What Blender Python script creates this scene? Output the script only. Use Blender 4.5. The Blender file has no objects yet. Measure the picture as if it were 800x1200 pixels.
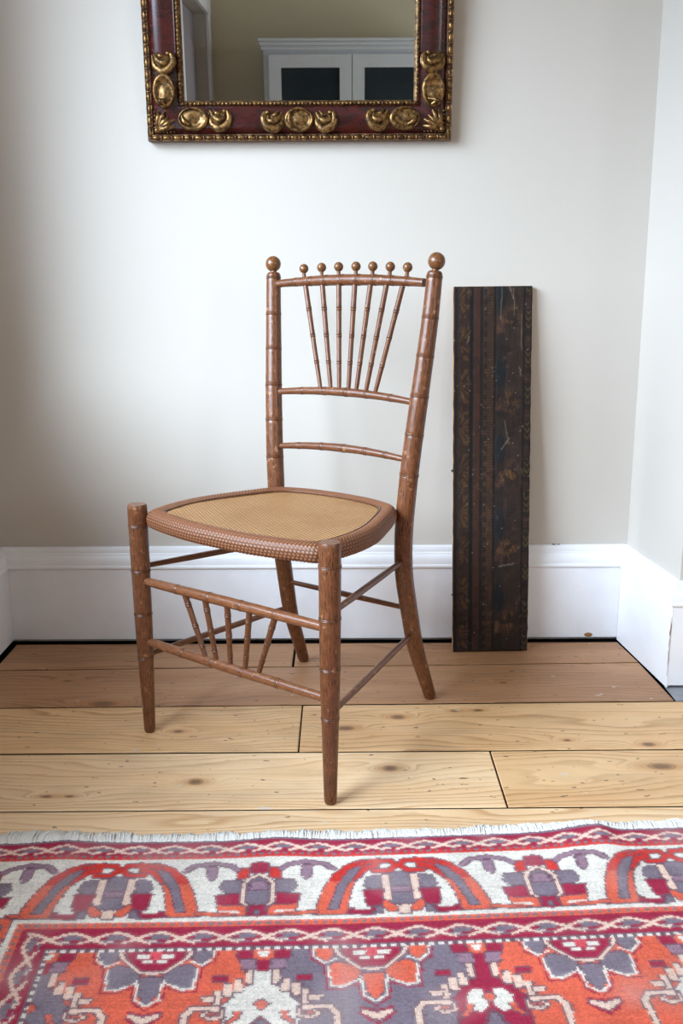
import bpy, bmesh, math, random
import numpy as np
from mathutils import Vector, Matrix, Quaternion

random.seed(7); rng = np.random.default_rng(11)
sc = bpy.context.scene
COL = sc.collection
R = math.radians

# ------------------------------------------------------------ camera, world, light, exposure
cam_d = bpy.data.cameras.new('camera'); cam = bpy.data.objects.new('camera', cam_d); COL.objects.link(cam)
cam_d.sensor_fit = 'VERTICAL'; cam_d.sensor_height = 24.0; cam_d.lens = 24.0 * 1140 / 1200
cam_d.clip_start = 0.02
cam.location = (0, 0, 0.88)
cam.rotation_euler = (Matrix.Rotation(R(90 - 13.45), 4, 'X') @ Matrix.Rotation(-0.0045, 4, 'Z')).to_euler()
sc.camera = cam

world = bpy.data.worlds.new('daylight'); sc.world = world; world.use_nodes = True
bg = world.node_tree.nodes['Background']; bg.inputs[0].default_value = (0.62, 0.76, 1.0, 1); bg.inputs[1].default_value = 0.6

WIN_Y0, WIN_Y1, WIN_Z0, WIN_Z1, WALL_X = 0.13, 1.975, 0.715, 2.02, -0.955   # window in the left wall
ld = bpy.data.lights.new('window_daylight', 'AREA'); ld.shape = 'RECTANGLE'
ld.size = 2.5; ld.size_y = 1.98; ld.energy = 128; ld.color = (0.69, 0.84, 1.0); ld.spread = R(95)
lo = bpy.data.objects.new('window_daylight', ld); COL.objects.link(lo)
lo.location = (-2.357, 0.344, 1.896)
_dir = (Vector((-0.473, 1.938, 0.154)) - lo.location).normalized()
lo.rotation_euler = _dir.to_track_quat('-Z', 'Y').to_euler()

# added fill lamp in an invented window, unseen behind the camera on the right
W2 = dict(y0=-1.75, y1=-0.35, z0=0.80, z1=2.10, x=2.0)
l2 = bpy.data.lights.new('added_fill_light', 'AREA'); l2.shape = 'RECTANGLE'; l2.size = 1.36; l2.size_y = 1.26; l2.energy = 40; l2.color = (0.90, 0.95, 1.0); l2.spread = R(150)
o2 = bpy.data.objects.new('added_fill_light', l2); COL.objects.link(o2); o2.location = (W2['x'] + 0.20, (W2['y0'] + W2['y1']) / 2, (W2['z0'] + W2['z1']) / 2)
o2.rotation_euler = Vector((-1, 0, 0)).to_track_quat('-Z', 'Y').to_euler()

vs = sc.view_settings; vs.view_transform = 'Standard'; vs.look = 'None'; vs.gamma = 1.0; vs.use_curve_mapping = False
vs.exposure = 0.38

# ------------------------------------------------------------ helpers
def lin(c):
    return tuple((v / 12.92 if v <= 0.04045 else ((v + 0.055) / 1.055) ** 2.4) for v in c)
def rgb(r, g, b): return lin((r / 255, g / 255, b / 255))

def tag(o, label=None, cat=None, group=None, kind=None):
    if label: o['label'] = label
    if cat: o['category'] = cat
    if group: o['group'] = group
    if kind: o['kind'] = kind
    return o
def empty(name, loc=(0, 0, 0), rz=0):
    o = bpy.data.objects.new(name, None); COL.objects.link(o); o.location = loc; o.rotation_euler = (0, 0, rz)
    o.empty_display_size = 0.1
    return o
def mesh_obj(name, verts, faces, mat, parent=None, smooth=False, uvs=None, kind=None):
    me = bpy.data.meshes.new(name); me.from_pydata([tuple(v) for v in verts], [], [tuple(f) for f in faces])
    if uvs is not None:
        l = me.uv_layers.new(name='UVMap'); idx = np.zeros(len(me.loops), dtype=np.int32)
        me.loops.foreach_get('vertex_index', idx)
        l.data.foreach_set('uv', np.asarray(uvs, dtype=np.float32)[idx].ravel())
    if smooth: me.polygons.foreach_set('use_smooth', [True] * len(me.polygons))
    me.materials.append(mat); me.update()
    o = bpy.data.objects.new(name, me); COL.objects.link(o); o.parent = parent
    if kind: o['kind'] = kind
    return o
class Geo:
    """collects shapes for ONE mesh object"""
    def __init__(s): s.v = []; s.f = []; s.uv = []
    def add(s, vs, fs, uv=None):
        n = len(s.v); s.v += [tuple(v) for v in vs]; s.f += [tuple(i + n for i in f) for f in fs]
        s.uv += [tuple(u) for u in uv] if uv is not None else [(0, 0)] * len(vs)
    def box(s, x0, x1, y0, y1, z0, z1):
        v = [(x, y, z) for x in (x0, x1) for y in (y0, y1) for z in (z0, z1)]
        s.add(v, [(0, 1, 3, 2), (4, 6, 7, 5), (0, 4, 5, 1), (2, 3, 7, 6), (0, 2, 6, 4), (1, 5, 7, 3)])
    def bevel_box(s, x0, x1, y0, y1, z0, z1, b):
        bm = bmesh.new(); bmesh.ops.create_cube(bm, size=1)
        for v in bm.verts: v.co = Vector(((x0 + x1) / 2 + v.co.x * (x1 - x0), (y0 + y1) / 2 + v.co.y * (y1 - y0), (z0 + z1) / 2 + v.co.z * (z1 - z0)))
        bmesh.ops.bevel(bm, geom=bm.edges[:], offset=b, segments=2, affect='EDGES', profile=0.5)
        bm.verts.index_update()
        s.add([v.co[:] for v in bm.verts], [[v.index for v in f.verts] for f in bm.faces]); bm.free()
    def sphere(s, c, r, nu=14, nv=9, sx=1, sy=1, sz=1):
        vs = []; uv = []
        for j in range(nv + 1):
            a = math.pi * j / nv
            for i in range(nu):
                b = 2 * math.pi * i / nu
                vs.append((c[0] + r * sx * math.sin(a) * math.cos(b), c[1] + r * sy * math.sin(a) * math.sin(b), c[2] + r * sz * math.cos(a)))
                uv.append((b * r, a * r))
        fs = [(j * nu + i, (j + 1) * nu + i, (j + 1) * nu + (i + 1) % nu, j * nu + (i + 1) % nu) for j in range(nv) for i in range(nu)]
        s.add(vs, fs, uv)
    def tube(s, pts, rad, n=14, cap=True, flat=1.0, up=None):
        """pts list of Vector, rad list of radii; parallel transported frame"""
        P = [Vector(p) for p in pts]; m = len(P)
        T = [(P[min(i + 1, m - 1)] - P[max(i - 1, 0)]).normalized() for i in range(m)]
        ref = Vector(up) if up else (Vector((0, 1, 0)) if abs(T[0].y) < 0.9 else Vector((1, 0, 0)))
        nrm = (ref - T[0] * ref.dot(T[0])).normalized(); vs = []; uv = []; L = 0
        for i in range(m):
            nrm = (nrm - T[i] * nrm.dot(T[i])).normalized(); bn = T[i].cross(nrm)
            if i: L += (P[i] - P[i - 1]).length
            for k in range(n):
                a = 2 * math.pi * k / n
                vs.append(P[i] + (nrm * math.cos(a) * flat + bn * math.sin(a)) * rad[i]); uv.append((a * 0.02, L))
        fs = [(i * n + k, i * n + (k + 1) % n, (i + 1) * n + (k + 1) % n, (i + 1) * n + k) for i in range(m - 1) for k in range(n)]
        if cap: fs += [tuple(reversed(range(n))), tuple(range((m - 1) * n, m * n))]
        s.add(vs, fs, uv)
    def build(s, name, mat, parent=None, smooth=True, kind=None):
        o = mesh_obj(name, s.v, s.f, mat, parent, smooth, s.uv, kind)
        return o
def sharp(o, ang=35):
    """smooth shading with hard edges kept"""
    me = o.data; bm = bmesh.new(); bm.from_mesh(me)
    bmesh.ops.recalc_face_normals(bm, faces=bm.faces[:])
    for e in bm.edges: e.smooth = not (len(e.link_faces) == 2 and e.calc_face_angle(0) > R(ang))
    for f in bm.faces: f.smooth = True
    bm.to_mesh(me); bm.free(); return o
def catmull(pts, n):
    P = [np.array(p, float) for p in pts]; P = [2 * P[0] - P[1]] + P + [2 * P[-1] - P[-2]]; out = []
    for i in range(1, len(P) - 2):
        for k in range(n):
            t = k / n; a, b, c, d = P[i - 1:i + 3]
            out.append(0.5 * (2 * b + (c - a) * t + (2 * a - 5 * b + 4 * c - d) * t * t + (3 * b - a - 3 * c + d) * t ** 3))
    out.append(P[-2]); return out

# ------------------------------------------------------------ node helpers
class NT:
    def __init__(s, name):
        s.m = bpy.data.materials.new(name); s.m.use_nodes = True; s.t = s.m.node_tree; s.n = s.t.nodes
        s.b = s.n['Principled BSDF']
    def new(s, typ, **kw):
        x = s.n.new(typ)
        for k, v in kw.items(): setattr(x, k, v)
        return x
    def link(s, a, b): s.t.links.new(a, b)
    def setin(s, sock, v):
        if hasattr(v, 'links') or isinstance(v, bpy.types.NodeSocket): s.link(v, sock)
        else: sock.default_value = v
    def math(s, op, a, b=0.0, clamp=False):
        x = s.new('ShaderNodeMath', operation=op, use_clamp=clamp); s.setin(x.inputs[0], a); s.setin(x.inputs[1], b); return x.outputs[0]
    def mix(s, fac, a, b, blend='MIX'):
        x = s.new('ShaderNodeMix', data_type='RGBA', blend_type=blend); s.setin(x.inputs[0], fac)
        for i, v in ((6, a), (7, b)):
            if isinstance(v, tuple): x.inputs[i].default_value = (*v[:3], 1)
            else: s.link(v, x.inputs[i])
        return x.outputs[2]
    def noise(s, vec, scale, detail=4, rough=0.55, dist=0.0):
        x = s.new('ShaderNodeTexNoise'); s.link(vec, x.inputs['Vector']); x.inputs['Scale'].default_value = scale
        x.inputs['Detail'].default_value = detail; x.inputs['Roughness'].default_value = rough; x.inputs['Distortion'].default_value = dist
        return x.outputs[0]
    def mapping(s, vec, scale=(1, 1, 1), loc=(0, 0, 0), rot=(0, 0, 0)):
        x = s.new('ShaderNodeMapping'); s.link(vec, x.inputs[0]); x.inputs['Scale'].default_value = scale
        x.inputs['Location'].default_value = loc; x.inputs['Rotation'].default_value = rot; return x.outputs[0]
    def ramp(s, fac, stops, interp='LINEAR'):
        x = s.new('ShaderNodeValToRGB'); s.link(fac, x.inputs[0]); r = x.color_ramp; r.interpolation = interp
        while len(r.elements) < len(stops): r.elements.new(0.5)
        for e, (p, c) in zip(r.elements, stops): e.position = p; e.color = (*c[:3], 1) if isinstance(c, tuple) else (c, c, c, 1)
        return x.outputs[0]
    def bump(s, h, strength=0.2, dist=0.002):
        x = s.new('ShaderNodeBump'); s.link(h, x.inputs['Height']); x.inputs['Strength'].default_value = strength; x.inputs['Distance'].default_value = dist
        s.link(x.outputs[0], s.b.inputs['Normal'])
    def geo(s): return s.new('ShaderNodeNewGeometry').outputs['Position']
    def tc(s, k='Object'): return s.new('ShaderNodeTexCoord').outputs[k]
    def col(s, c):
        if isinstance(c, tuple): s.b.inputs['Base Color'].default_value = (*c[:3], 1)
        else: s.link(c, s.b.inputs['Base Color'])
    def rough(s, v, spec=0.5):
        s.setin(s.b.inputs['Roughness'], v); s.b.inputs['Specular IOR Level'].default_value = spec

def simple(name, c, rough=0.6, spec=0.4, metal=0.0, var=0.04, scale=30, bump=0.0):
    n = NT(name); p = n.tc('Object'); f = n.noise(p, scale, 3)
    n.col(n.mix(n.ramp(f, [(0.3, 0.0), (0.7, 1.0)]), tuple(v * (1 - var) for v in c), tuple(min(1, v * (1 + var)) for v in c)))
    n.rough(rough, spec); n.b.inputs['Metallic'].default_value = metal
    if bump: n.bump(f, bump, 0.001)
    return n.m

# ------------------------------------------------------------ materials
def wall_mat(name, c):
    n = NT(name); p = n.geo()
    big = n.noise(p, 2.2, 3); fine = n.noise(p, 160, 3)
    n.col(n.mix(big, tuple(v * 0.985 for v in c), c)); n.rough(0.62, 0.25)
    n.bump(n.math('ADD', n.math('MULTIPLY', big, 1.5), n.math('MULTIPLY', fine, 0.25)), 0.10, 0.004)
    return n.m
M_wall = wall_mat('cream_wall_paint', rgb(197, 190, 181))
M_ceil = wall_mat('ceiling_paint', rgb(242, 240, 234))
M_yellow = wall_mat('ochre_cream_wall_paint', rgb(206, 195, 168))
def gloss_white():
    n = NT('white_woodwork_paint'); p = n.geo(); f = n.noise(p, 14, 4); g = n.noise(n.mapping(p, (6, 6, 90)), 6, 3)
    n.col(n.mix(n.ramp(f, [(0.35, 0.0), (0.8, 1.0)]), rgb(238, 238, 241), rgb(230, 230, 234))); n.rough(0.38, 0.4)
    n.bump(n.math('ADD', f, n.math('MULTIPLY', g, 0.3)), 0.12, 0.002); return n.m
M_trim = gloss_white()
M_black = simple('dark_gap', rgb(14, 12, 11), 0.95, 0.02)
M_stone = simple('grey_hearth_stone', rgb(150, 150, 155), 0.75, 0.2, var=0.12, scale=40)

KNOTS = [(-0.265, 1.594, 0.0125, 0.0101), (0.115, 1.857, 0.0133, 0.0094), (0.005, 1.807, 0.0172, 0.0094), (0.088, 1.641, 0.0117, 0.0094), (-0.329, 1.795, 0.0094, 0.0062), (-0.512, 1.928, 0.0270, 0.0125), (0.285, 1.888, 0.0094, 0.0055), (0.594, 1.731, 0.0117, 0.0078), (0.591, 1.643, 0.0234, 0.0109), (0.235, 1.886, 0.0086, 0.0055), (-0.52, 1.545, 0.0094, 0.0047), (-0.48, 1.545, 0.0078, 0.0039), (0.44, 1.75, 0.0070, 0.0047), (-0.62, 2.05, 0.0109, 0.0055), (0.36, 2.03, 0.0086, 0.0055)]
def pine(name, c_lo, c_hi, c_dark, seed):
    n = NT(name); p = n.geo()
    oi = n.new('ShaderNodeObjectInfo'); rnd = oi.outputs['Random']
    off = n.new('ShaderNodeCombineXYZ'); n.link(n.math('MULTIPLY', rnd, 17.0), off.inputs[0]); n.link(n.math('MULTIPLY', rnd, 9.0), off.inputs[1])
    va = n.new('ShaderNodeVectorMath', operation='ADD'); n.link(p, va.inputs[0]); n.link(off.outputs[0], va.inputs[1]); q = va.outputs[0]
    sep = n.new('ShaderNodeSeparateXYZ'); n.link(p, sep.inputs[0]); X, Y = sep.outputs[0], sep.outputs[1]
    swirl = None; core = None
    for (kx, ky, rx, ry) in KNOTS:
        dx = n.math('DIVIDE', n.math('SUBTRACT', X, kx), rx); dy = n.math('DIVIDE', n.math('SUBTRACT', Y, ky), ry)
        d2 = n.math('ADD', n.math('MULTIPLY', dx, dx), n.math('MULTIPLY', dy, dy))
        dx2 = n.math('MULTIPLY', dx, 0.34); s2 = n.math('ADD', n.math('MULTIPLY', dx2, dx2), n.math('MULTIPLY', n.math('MULTIPLY', dy, 0.55), n.math('MULTIPLY', dy, 0.55)))
        w = n.math('DIVIDE', 1.0, n.math('ADD', 1.0, s2)); w = n.math('MULTIPLY', w, w)
        c = n.math('DIVIDE', 1.0, n.math('ADD', 1.0, n.math('MULTIPLY', d2, d2)))
        swirl = w if swirl is None else n.math('ADD', swirl, w)
        core = c if core is None else n.math('MAXIMUM', core, c)
    warp = n.noise(n.mapping(q, (0.9, 4.0, 1)), 1.6, 2, 0.5)
    t = n.math('ADD', n.math('ADD', n.math('MULTIPLY', Y, 60.0), n.math('MULTIPLY', warp, 13.0)), n.math('ADD', n.math('MULTIPLY', rnd, 31.0), n.math('MULTIPLY', swirl, 6.5)))
    fine = n.noise(n.mapping(q, (2.2, 120, 1)), 3.0, 4, 0.6)
    rings = n.math('ADD', t, n.math('MULTIPLY', fine, 0.5))
    fr = n.math('FRACT', rings)
    ringc = n.ramp(fr, [(0.0, 0.1), (0.62, 0.35), (0.88, 1.0), (0.97, 0.75), (1.0, 0.1)])
    blotch = n.noise(n.mapping(q, (1.2, 5, 1)), 2.4, 5, 0.6)
    base = n.mix(n.ramp(blotch, [(0.3, 0.0), (0.72, 1.0)]), c_hi, c_lo)
    strong = n.ramp(n.noise(n.mapping(q, (0.7, 7, 1)), 1.4, 2), [(0.3, 0.18), (0.65, 0.85)])
    col = n.mix(n.math('MULTIPLY', ringc, strong), base, c_dark)
    streak = n.noise(n.mapping(q, (1.0, 34, 1)), 2.4, 5, 0.7)
    col = n.mix(n.ramp(streak, [(0.62, 0.0), (0.76, 0.45)]), col, tuple(v * 0.72 for v in c_dark))
    # orange flares near knots
    col = n.mix(n.ramp(swirl, [(0.16, 0.0), (0.6, 0.5)]), col, rgb(190, 122, 62))
    kn = n.math('ADD', core, n.math('MULTIPLY', n.math('SUBTRACT', n.noise(p, 90, 3), 0.5), 0.35))
    col = n.mix(n.ramp(kn, [(0.30, 0.0), (0.46, 0.62), (0.56, 0.25), (0.70, 0.55), (0.95, 0.8)]), col, rgb(98, 68, 44))
    # scuffs: dark specks and pale paint spots
    spk = n.noise(n.mapping(q, (26, 60, 1)), 1.6, 2, 0.5)
    col = n.mix(n.ramp(spk, [(0.69, 0.0), (0.715, 0.8)]), col, rgb(70, 52, 40))
    pal = n.noise(n.mapping(q, (22, 40, 1), (3.3, 1.7, 0)), 1.2, 2, 0.5)
    col = n.mix(n.ramp(pal, [(0.715, 0.0), (0.74, 0.6)]), col, rgb(214, 205, 195))
    dirt = n.noise(n.mapping(q, (2.0, 6, 1), (8, 3, 0)), 1.8, 5, 0.65)
    col = n.mix(n.ramp(dirt, [(0.5, 0.0), (0.8, 0.38)]), col, rgb(140, 116, 98))
    n.col(col); n.rough(n.ramp(blotch, [(0.2, 0.36), (0.8, 0.52)]), 0.35)
    n.bump(n.math('ADD', ringc, n.math('MULTIPLY', fine, 0.6)), 0.12, 0.0012)
    return n.m
M_pine = pine('honey_pine', rgb(222, 174, 124), rgb(240, 200, 150), rgb(174, 122, 72), 1)
M_pine_pale = pine('pale_pine', rgb(236, 196, 148), rgb(250, 218, 176), rgb(196, 144, 94), 2)
M_pine_worn = pine('worn_brown_pine', rgb(168, 122, 86), rgb(192, 144, 104), rgb(128, 86, 56), 3)

def chair_wood(name, c0, c1, c2, rough=0.29):
    n = NT(name); uv = n.tc('UV'); p = n.tc('Object')
    g = n.noise(n.mapping(uv, (60, 9, 1)), 6.0, 5, 0.62, 0.4); fl = n.noise(n.mapping(uv, (130, 22, 1)), 9.0, 3, 0.6)
    big = n.noise(p, 14, 3)
    col = n.mix(n.ramp(g, [(0.32, 0.0), (0.68, 1.0)]), c0, c1)
    col = n.mix(n.ramp(big, [(0.4, 0.0), (0.72, 0.5)]), col, c2)
    col = n.mix(n.ramp(fl, [(0.60, 0.0), (0.70, 0.55)]), col, tuple(v * 0.35 for v in c0))
    wear = n.noise(p, 75, 4, 0.7)
    col = n.mix(n.ramp(wear, [(0.60, 0.0), (0.72, 0.6)]), col, rgb(196, 146, 104))
    gv_ = n.new('ShaderNodeAttribute', attribute_name='groove').outputs['Fac']
    col = n.mix(gv_, col, tuple(v * 0.35 for v in c0))
    n.col(col); n.rough(n.ramp(g, [(0.2, rough - 0.06), (0.8, rough + 0.10)]), 0.5); n.bump(n.math('ADD', g, n.math('MULTIPLY', fl, -0.7)), 0.16, 0.0008)
    return n.m
M_chair = chair_wood('stained_bamboo_turned_wood', rgb(60, 33, 20), rgb(134, 81, 48), rgb(86, 48, 29))
M_chair_rail = chair_wood('rubbed_front_rail_wood', rgb(86, 48, 29), rgb(148, 94, 58), rgb(112, 67, 42), 0.28)
M_finial = chair_wood('rubbed_finial_wood', rgb(84, 50, 28), rgb(132, 86, 48), rgb(104, 64, 36), 0.24)

def rim_mat():
    n = NT('woven_brown_rim'); at = n.new('ShaderNodeAttribute', attribute_name='weave').outputs['Fac']; p = n.tc('Object')
    col = n.mix(n.ramp(at, [(0.2, 0.0), (0.75, 1.0)]), rgb(36, 20, 13), rgb(138, 88, 57))
    col = n.mix(n.ramp(n.noise(p, 45, 4), [(0.4, 0.0), (0.75, 0.4)]), col, rgb(112, 66, 44))
    n.col(col); n.rough(0.46, 0.4); return n.m
M_rim = rim_mat()
def cane_mat():
    n = NT('woven_golden_cane'); uv = n.tc('UV'); p = n.tc('Object')
    sep = n.new('ShaderNodeSeparateXYZ'); n.link(n.mapping(uv, rot=(0, 0, R(4))), sep.inputs[0]); u, v = sep.outputs[0], sep.outputs[1]
    su = n.math('MULTIPLY', u, 2 * math.pi / 0.0066); col_i = n.math('FLOOR', n.math('DIVIDE', u, 0.0066))
    a = n.math('ABSOLUTE', n.math('SINE', n.math('MULTIPLY', su, 0.5)))
    half = n.math('MULTIPLY', n.math('MODULO', col_i, 2.0), math.pi / 2)
    b = n.math('ABSOLUTE', n.math('SINE', n.math('ADD', n.math('MULTIPLY', v, math.pi / 0.0075), half)))
    h = n.math('MULTIPLY', n.math('POWER', a, 0.9), n.math('ADD', 0.55, n.math('MULTIPLY', b, 0.45)))
    col = n.mix(n.ramp(h, [(0.18, 0.0), (0.85, 1.0)]), rgb(74, 38, 16), rgb(228, 172, 112))
    col = n.mix(n.ramp(n.noise(p, 9, 4), [(0.45, 0.0), (0.75, 0.6)]), col, rgb(156, 102, 54))
    col = n.mix(n.ramp(n.noise(n.mapping(uv, (190, 30, 1)), 1.0, 3), [(0.4, 0.0), (0.8, 0.35)]), col, rgb(126, 78, 42))
    n.col(col); n.rough(0.46, 0.4); n.bump(h, 1.0, 0.003); return n.m
M_cane = cane_mat()

def attr_mat(name, rough, spec, noise_scale, amt, bump, dist=0.001):
    n = NT(name); a = n.new('ShaderNodeAttribute', attribute_name='dye').outputs['Color']; p = n.geo(); f = n.noise(p, noise_scale, 3, 0.7)
    hv = n.new('ShaderNodeHueSaturation'); n.link(a, hv.inputs['Color']); n.link(n.math('ADD', 1 - amt / 2, n.math('MULTIPLY', f, amt)), hv.inputs['Value'])
    n.col(hv.outputs[0]); n.rough(rough, spec); n.bump(f, bump, dist); return n
_n = attr_mat('wool_pile', 0.95, 0.08, 420, 0.5, 0.6, 0.002); M_wool = _n.m
M_fringe = simple('white_cotton_fringe', rgb(232, 228, 222), 0.9, 0.1, var=0.08, scale=300)
M_panel = attr_mat('blackened_painted_wood', 0.6, 0.2, 260, 0.7, 0.5, 0.0012).m
M_rawedge = simple('raw_pine_edge', rgb(186, 140, 100), 0.75, 0.2, var=0.2, scale=60)

def mahog():
    n = NT('maroon_lacquer'); p = n.tc('Object'); a = n.noise(n.mapping(p, (3, 3, 9)), 5, 5, 0.6, 1.0)
    n.col(n.mix(n.ramp(a, [(0.35, 0.0), (0.7, 1.0)]), rgb(34, 12, 12), rgb(70, 18, 17))); n.rough(0.24, 0.5); n.bump(a, 0.05, 0.001); return n.m
M_maroon = mahog()
def gilt(name, c_hi, c_lo):
    n = NT(name); p = n.tc('Object'); a = n.noise(p, 120, 4, 0.65)
    n.col(n.mix(n.ramp(a, [(0.38, 0.0), (0.62, 1.0)]), c_lo, c_hi)); n.b.inputs['Metallic'].default_value = 0.75; n.rough(n.ramp(a, [(0.2, 0.5), (0.8, 0.30)]), 0.5)
    n.bump(a, 0.15, 0.001); return n.m
M_gilt = gilt('antique_gilt', rgb(146, 110, 64), rgb(50, 33, 19))
M_gilt_dim = gilt('dull_bronze_gilt', rgb(150, 112, 66), rgb(62, 42, 26))
def glass_mirror():
    n = NT('silvered_glass'); n.col((0.50, 0.515, 0.51)); n.b.inputs['Metallic'].default_value = 1.0; n.b.inputs['Roughness'].default_value = 0.01
    return n.m
M_mirror = glass_mirror()
M_cup = simple('cupboard_white_paint', rgb(206, 210, 212), 0.45, 0.35, var=0.02)
M_darkglass = simple('dark_cupboard_glass', rgb(38, 48, 54), 0.08, 0.6, var=0.1, scale=3)
M_hall = simple('mauve_grey_hall_paint', rgb(150, 143, 146), 0.7, 0.2)
M_brass = simple('brass', rgb(170, 136, 70), 0.3, 0.5, 0.9)
def pane_mat():
    n = NT('window_glass'); t = n.new('ShaderNodeBsdfTransparent'); g = n.new('ShaderNodeBsdfGlossy'); g.inputs['Roughness'].default_value = 0.02
    mx = n.new('ShaderNodeMixShader'); mx.inputs[0].default_value = 0.04; n.link(t.outputs[0], mx.inputs[1]); n.link(g.outputs[0], mx.inputs[2])
    n.link(mx.outputs[0], n.n['Material Output'].inputs['Surface']); return n.m
M_pane = pane_mat()

# ------------------------------------------------------------ the room shell
YB = 2.311; LX, RX = -0.838, 0.703            # back wall plane; wall faces of the recess at the back
Y_LE = 2.035; Y_RE = 2.012; RXF = 0.7315         # front corners of the two cheeks
RW = 2.0; FY = -2.3; CH = 3.0                # right wall, wall behind the camera, ceiling
def struct(name, g, mat, parent=None, smooth=False):
    o = g.build(name, mat, parent, smooth); o['kind'] = 'structure'; return o
def quad_prism(g, poly, z0, z1):
    n = len(poly); g.add([(x, y, z) for z in (z0, z1) for x, y in poly], [tuple(reversed(range(n))), tuple(range(n, 2 * n))] + [(i, (i + 1) % n, n + (i + 1) % n, n + i) for i in range(n)])
ZB = -0.03
g = Geo(); quad_prism(g, [(LX, YB), (RX, YB), (RX, YB + .12), (LX, YB + .12)], ZB, CH); struct('wall_back', g, M_wall)
g = Geo(); quad_prism(g, [(RXF, Y_RE), (RW + .12, Y_RE), (RW + .12, YB + .12), (RX, YB + .12), (RX, YB)], ZB, CH); struct('wall_alcove_right', g, M_wall)
g = Geo()
for (a, b, c, d) in ((FY - .12, W2['y0'], ZB, CH), (W2['y1'], Y_RE, ZB, CH), (W2['y0'], W2['y1'], ZB, W2['z0']), (W2['y0'], W2['y1'], W2['z1'], CH)): g.box(RW, RW + .12, a, b, c, d)
struct('wall_right', g, M_yellow)
LO = LX - .20                                   # the left wall is thick: deep window reveal
DY0, DY1, DZ = -2.14, -1.02, 2.08               # doorway in the left wall, behind the camera
g = Geo()
for (a, b, c, d) in ((FY - .12, DY0, ZB, CH), (DY0, DY1, DZ, CH), (DY1, WIN_Y0, ZB, CH), (WIN_Y0, WIN_Y1, ZB, WIN_Z0), (WIN_Y0, WIN_Y1, WIN_Z1, CH), (WIN_Y1, YB + .12, ZB, CH)): g.box(LO, LX, a, b, c, d)
struct('wall_left', g, M_wall)
g = Geo(); g.box(LO, RW + .12, FY - .12, FY, ZB, CH); struct('wall_front', g, M_yellow)
g = Geo(); g.box(LO, RW + .12, FY - .12, YB + .12, CH, CH + .1); struct('ceiling', g, M_ceil)

# window in the left wall: frame, two sashes with panes
wroot = empty('window_1', (WALL_X - .0, (WIN_Y0 + WIN_Y1) / 2, WIN_Z0)); wroot['kind'] = 'structure'
wy = (WIN_Y1 - WIN_Y0) / 2; wz = WIN_Z1 - WIN_Z0
g = Geo()
for a, b, c, d in ((-wy, -wy + .03, 0, wz), (wy - .03, wy, 0, wz), (-wy + .03, wy - .03, 0, .03), (-wy + .03, wy - .03, wz - .03, wz)): g.box(-.04, .03, a, b, c, d)
g.build('window_frame', M_trim, wroot, False)
for (a, b) in ((-wy + .03, -.002), (.002, wy - .03)):                 # two side-hung casements
    s_ = Geo(); z0, z1, x, t = .03, wz - .03, -.02, .028
    for q in ((a, a + t, z0, z1), (b - t, b, z0, z1), (a + t, b - t, z0, z0 + t), (a + t, b - t, z1 - t, z1)): s_.box(x - .016, x + .016, *q)
    so = s_.build('casement', M_trim, wroot, False)
    p = Geo(); p.box(x - .002, x + .002, a + t, b - t, z0 + t, z1 - t); p.build('pane', M_pane, so, False)
g = Geo(); g.bevel_box(.031, LX - WALL_X + .03, -wy + .001, wy - .001, .0005, .012, .004); g.build('window_sill', M_trim, wroot, False)

w2 = empty('added_fill_window', (RW + .06, (W2['y0'] + W2['y1']) / 2, W2['z0'])); w2['kind'] = 'structure'  # invented window around the added fill lamp
wy, wz = (W2['y1'] - W2['y0']) / 2, W2['z1'] - W2['z0']; g = Geo()
for a, b, c, d in ((-wy, -wy + .04, 0, wz), (wy - .04, wy, 0, wz), (-wy + .04, wy - .04, 0, .04), (-wy + .04, wy - .04, wz - .04, wz), (-.02, .02, .04, wz - .04)): g.box(-.04, .04, a, b, c, d)
g.build('window_frame', M_trim, w2, False)
for a, b in ((-wy + .04, -.02), (.02, wy - .04)): p = Geo(); p.box(-.002, .002, a, b, .04, wz - .04); p.build('pane', M_pane, w2, False)

# skirting boards: a moulded profile swept along each wall, standing 7 mm clear of the floor
PROF = [(0.0, .2435), (.004, .2435), (.008, .2415), (.010, .237), (.010, .2285), (.0125, .2255), (.0125, .2235), (.016, .220), (.0185, .214), (.0195, .206), (.0195, .199), (.0225, .1965), (.0225, .192), (.018, .188), (.018, .0075), (0.0, .0075)]
def skirting(name, path, z_up=0):
    """path in plan with the room on its left-hand side; mitred"""
    P = [Vector((x, y)) for x, y in path]; m = len(P); off = []
    for i in range(m):
        ds = []
        if i: ds.append((P[i] - P[i - 1]).normalized())
        if i < m - 1: ds.append((P[i + 1] - P[i]).normalized())
        ns = [Vector((-d.y, d.x)) for d in ds]
        n = (sum(ns, Vector((0, 0)))).normalized(); off.append(n / n.dot(ns[0]))
    vs = []; k = len(PROF)
    for i in range(m):
        for d, z in PROF: q = P[i] + off[i] * d; vs.append((q.x, q.y, z + z_up))
    fs = [(i * k + j, i * k + (j + 1) % k, (i + 1) * k + (j + 1) % k, (i + 1) * k + j) for i in range(m - 1) for j in range(k)]
    fs += [tuple(range(k)), tuple(reversed(range((m - 1) * k, m * k)))]
    g = Geo(); g.add(vs, fs); o = sharp(struct(name, g, M_trim), 25); return o
e = .0005
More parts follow.
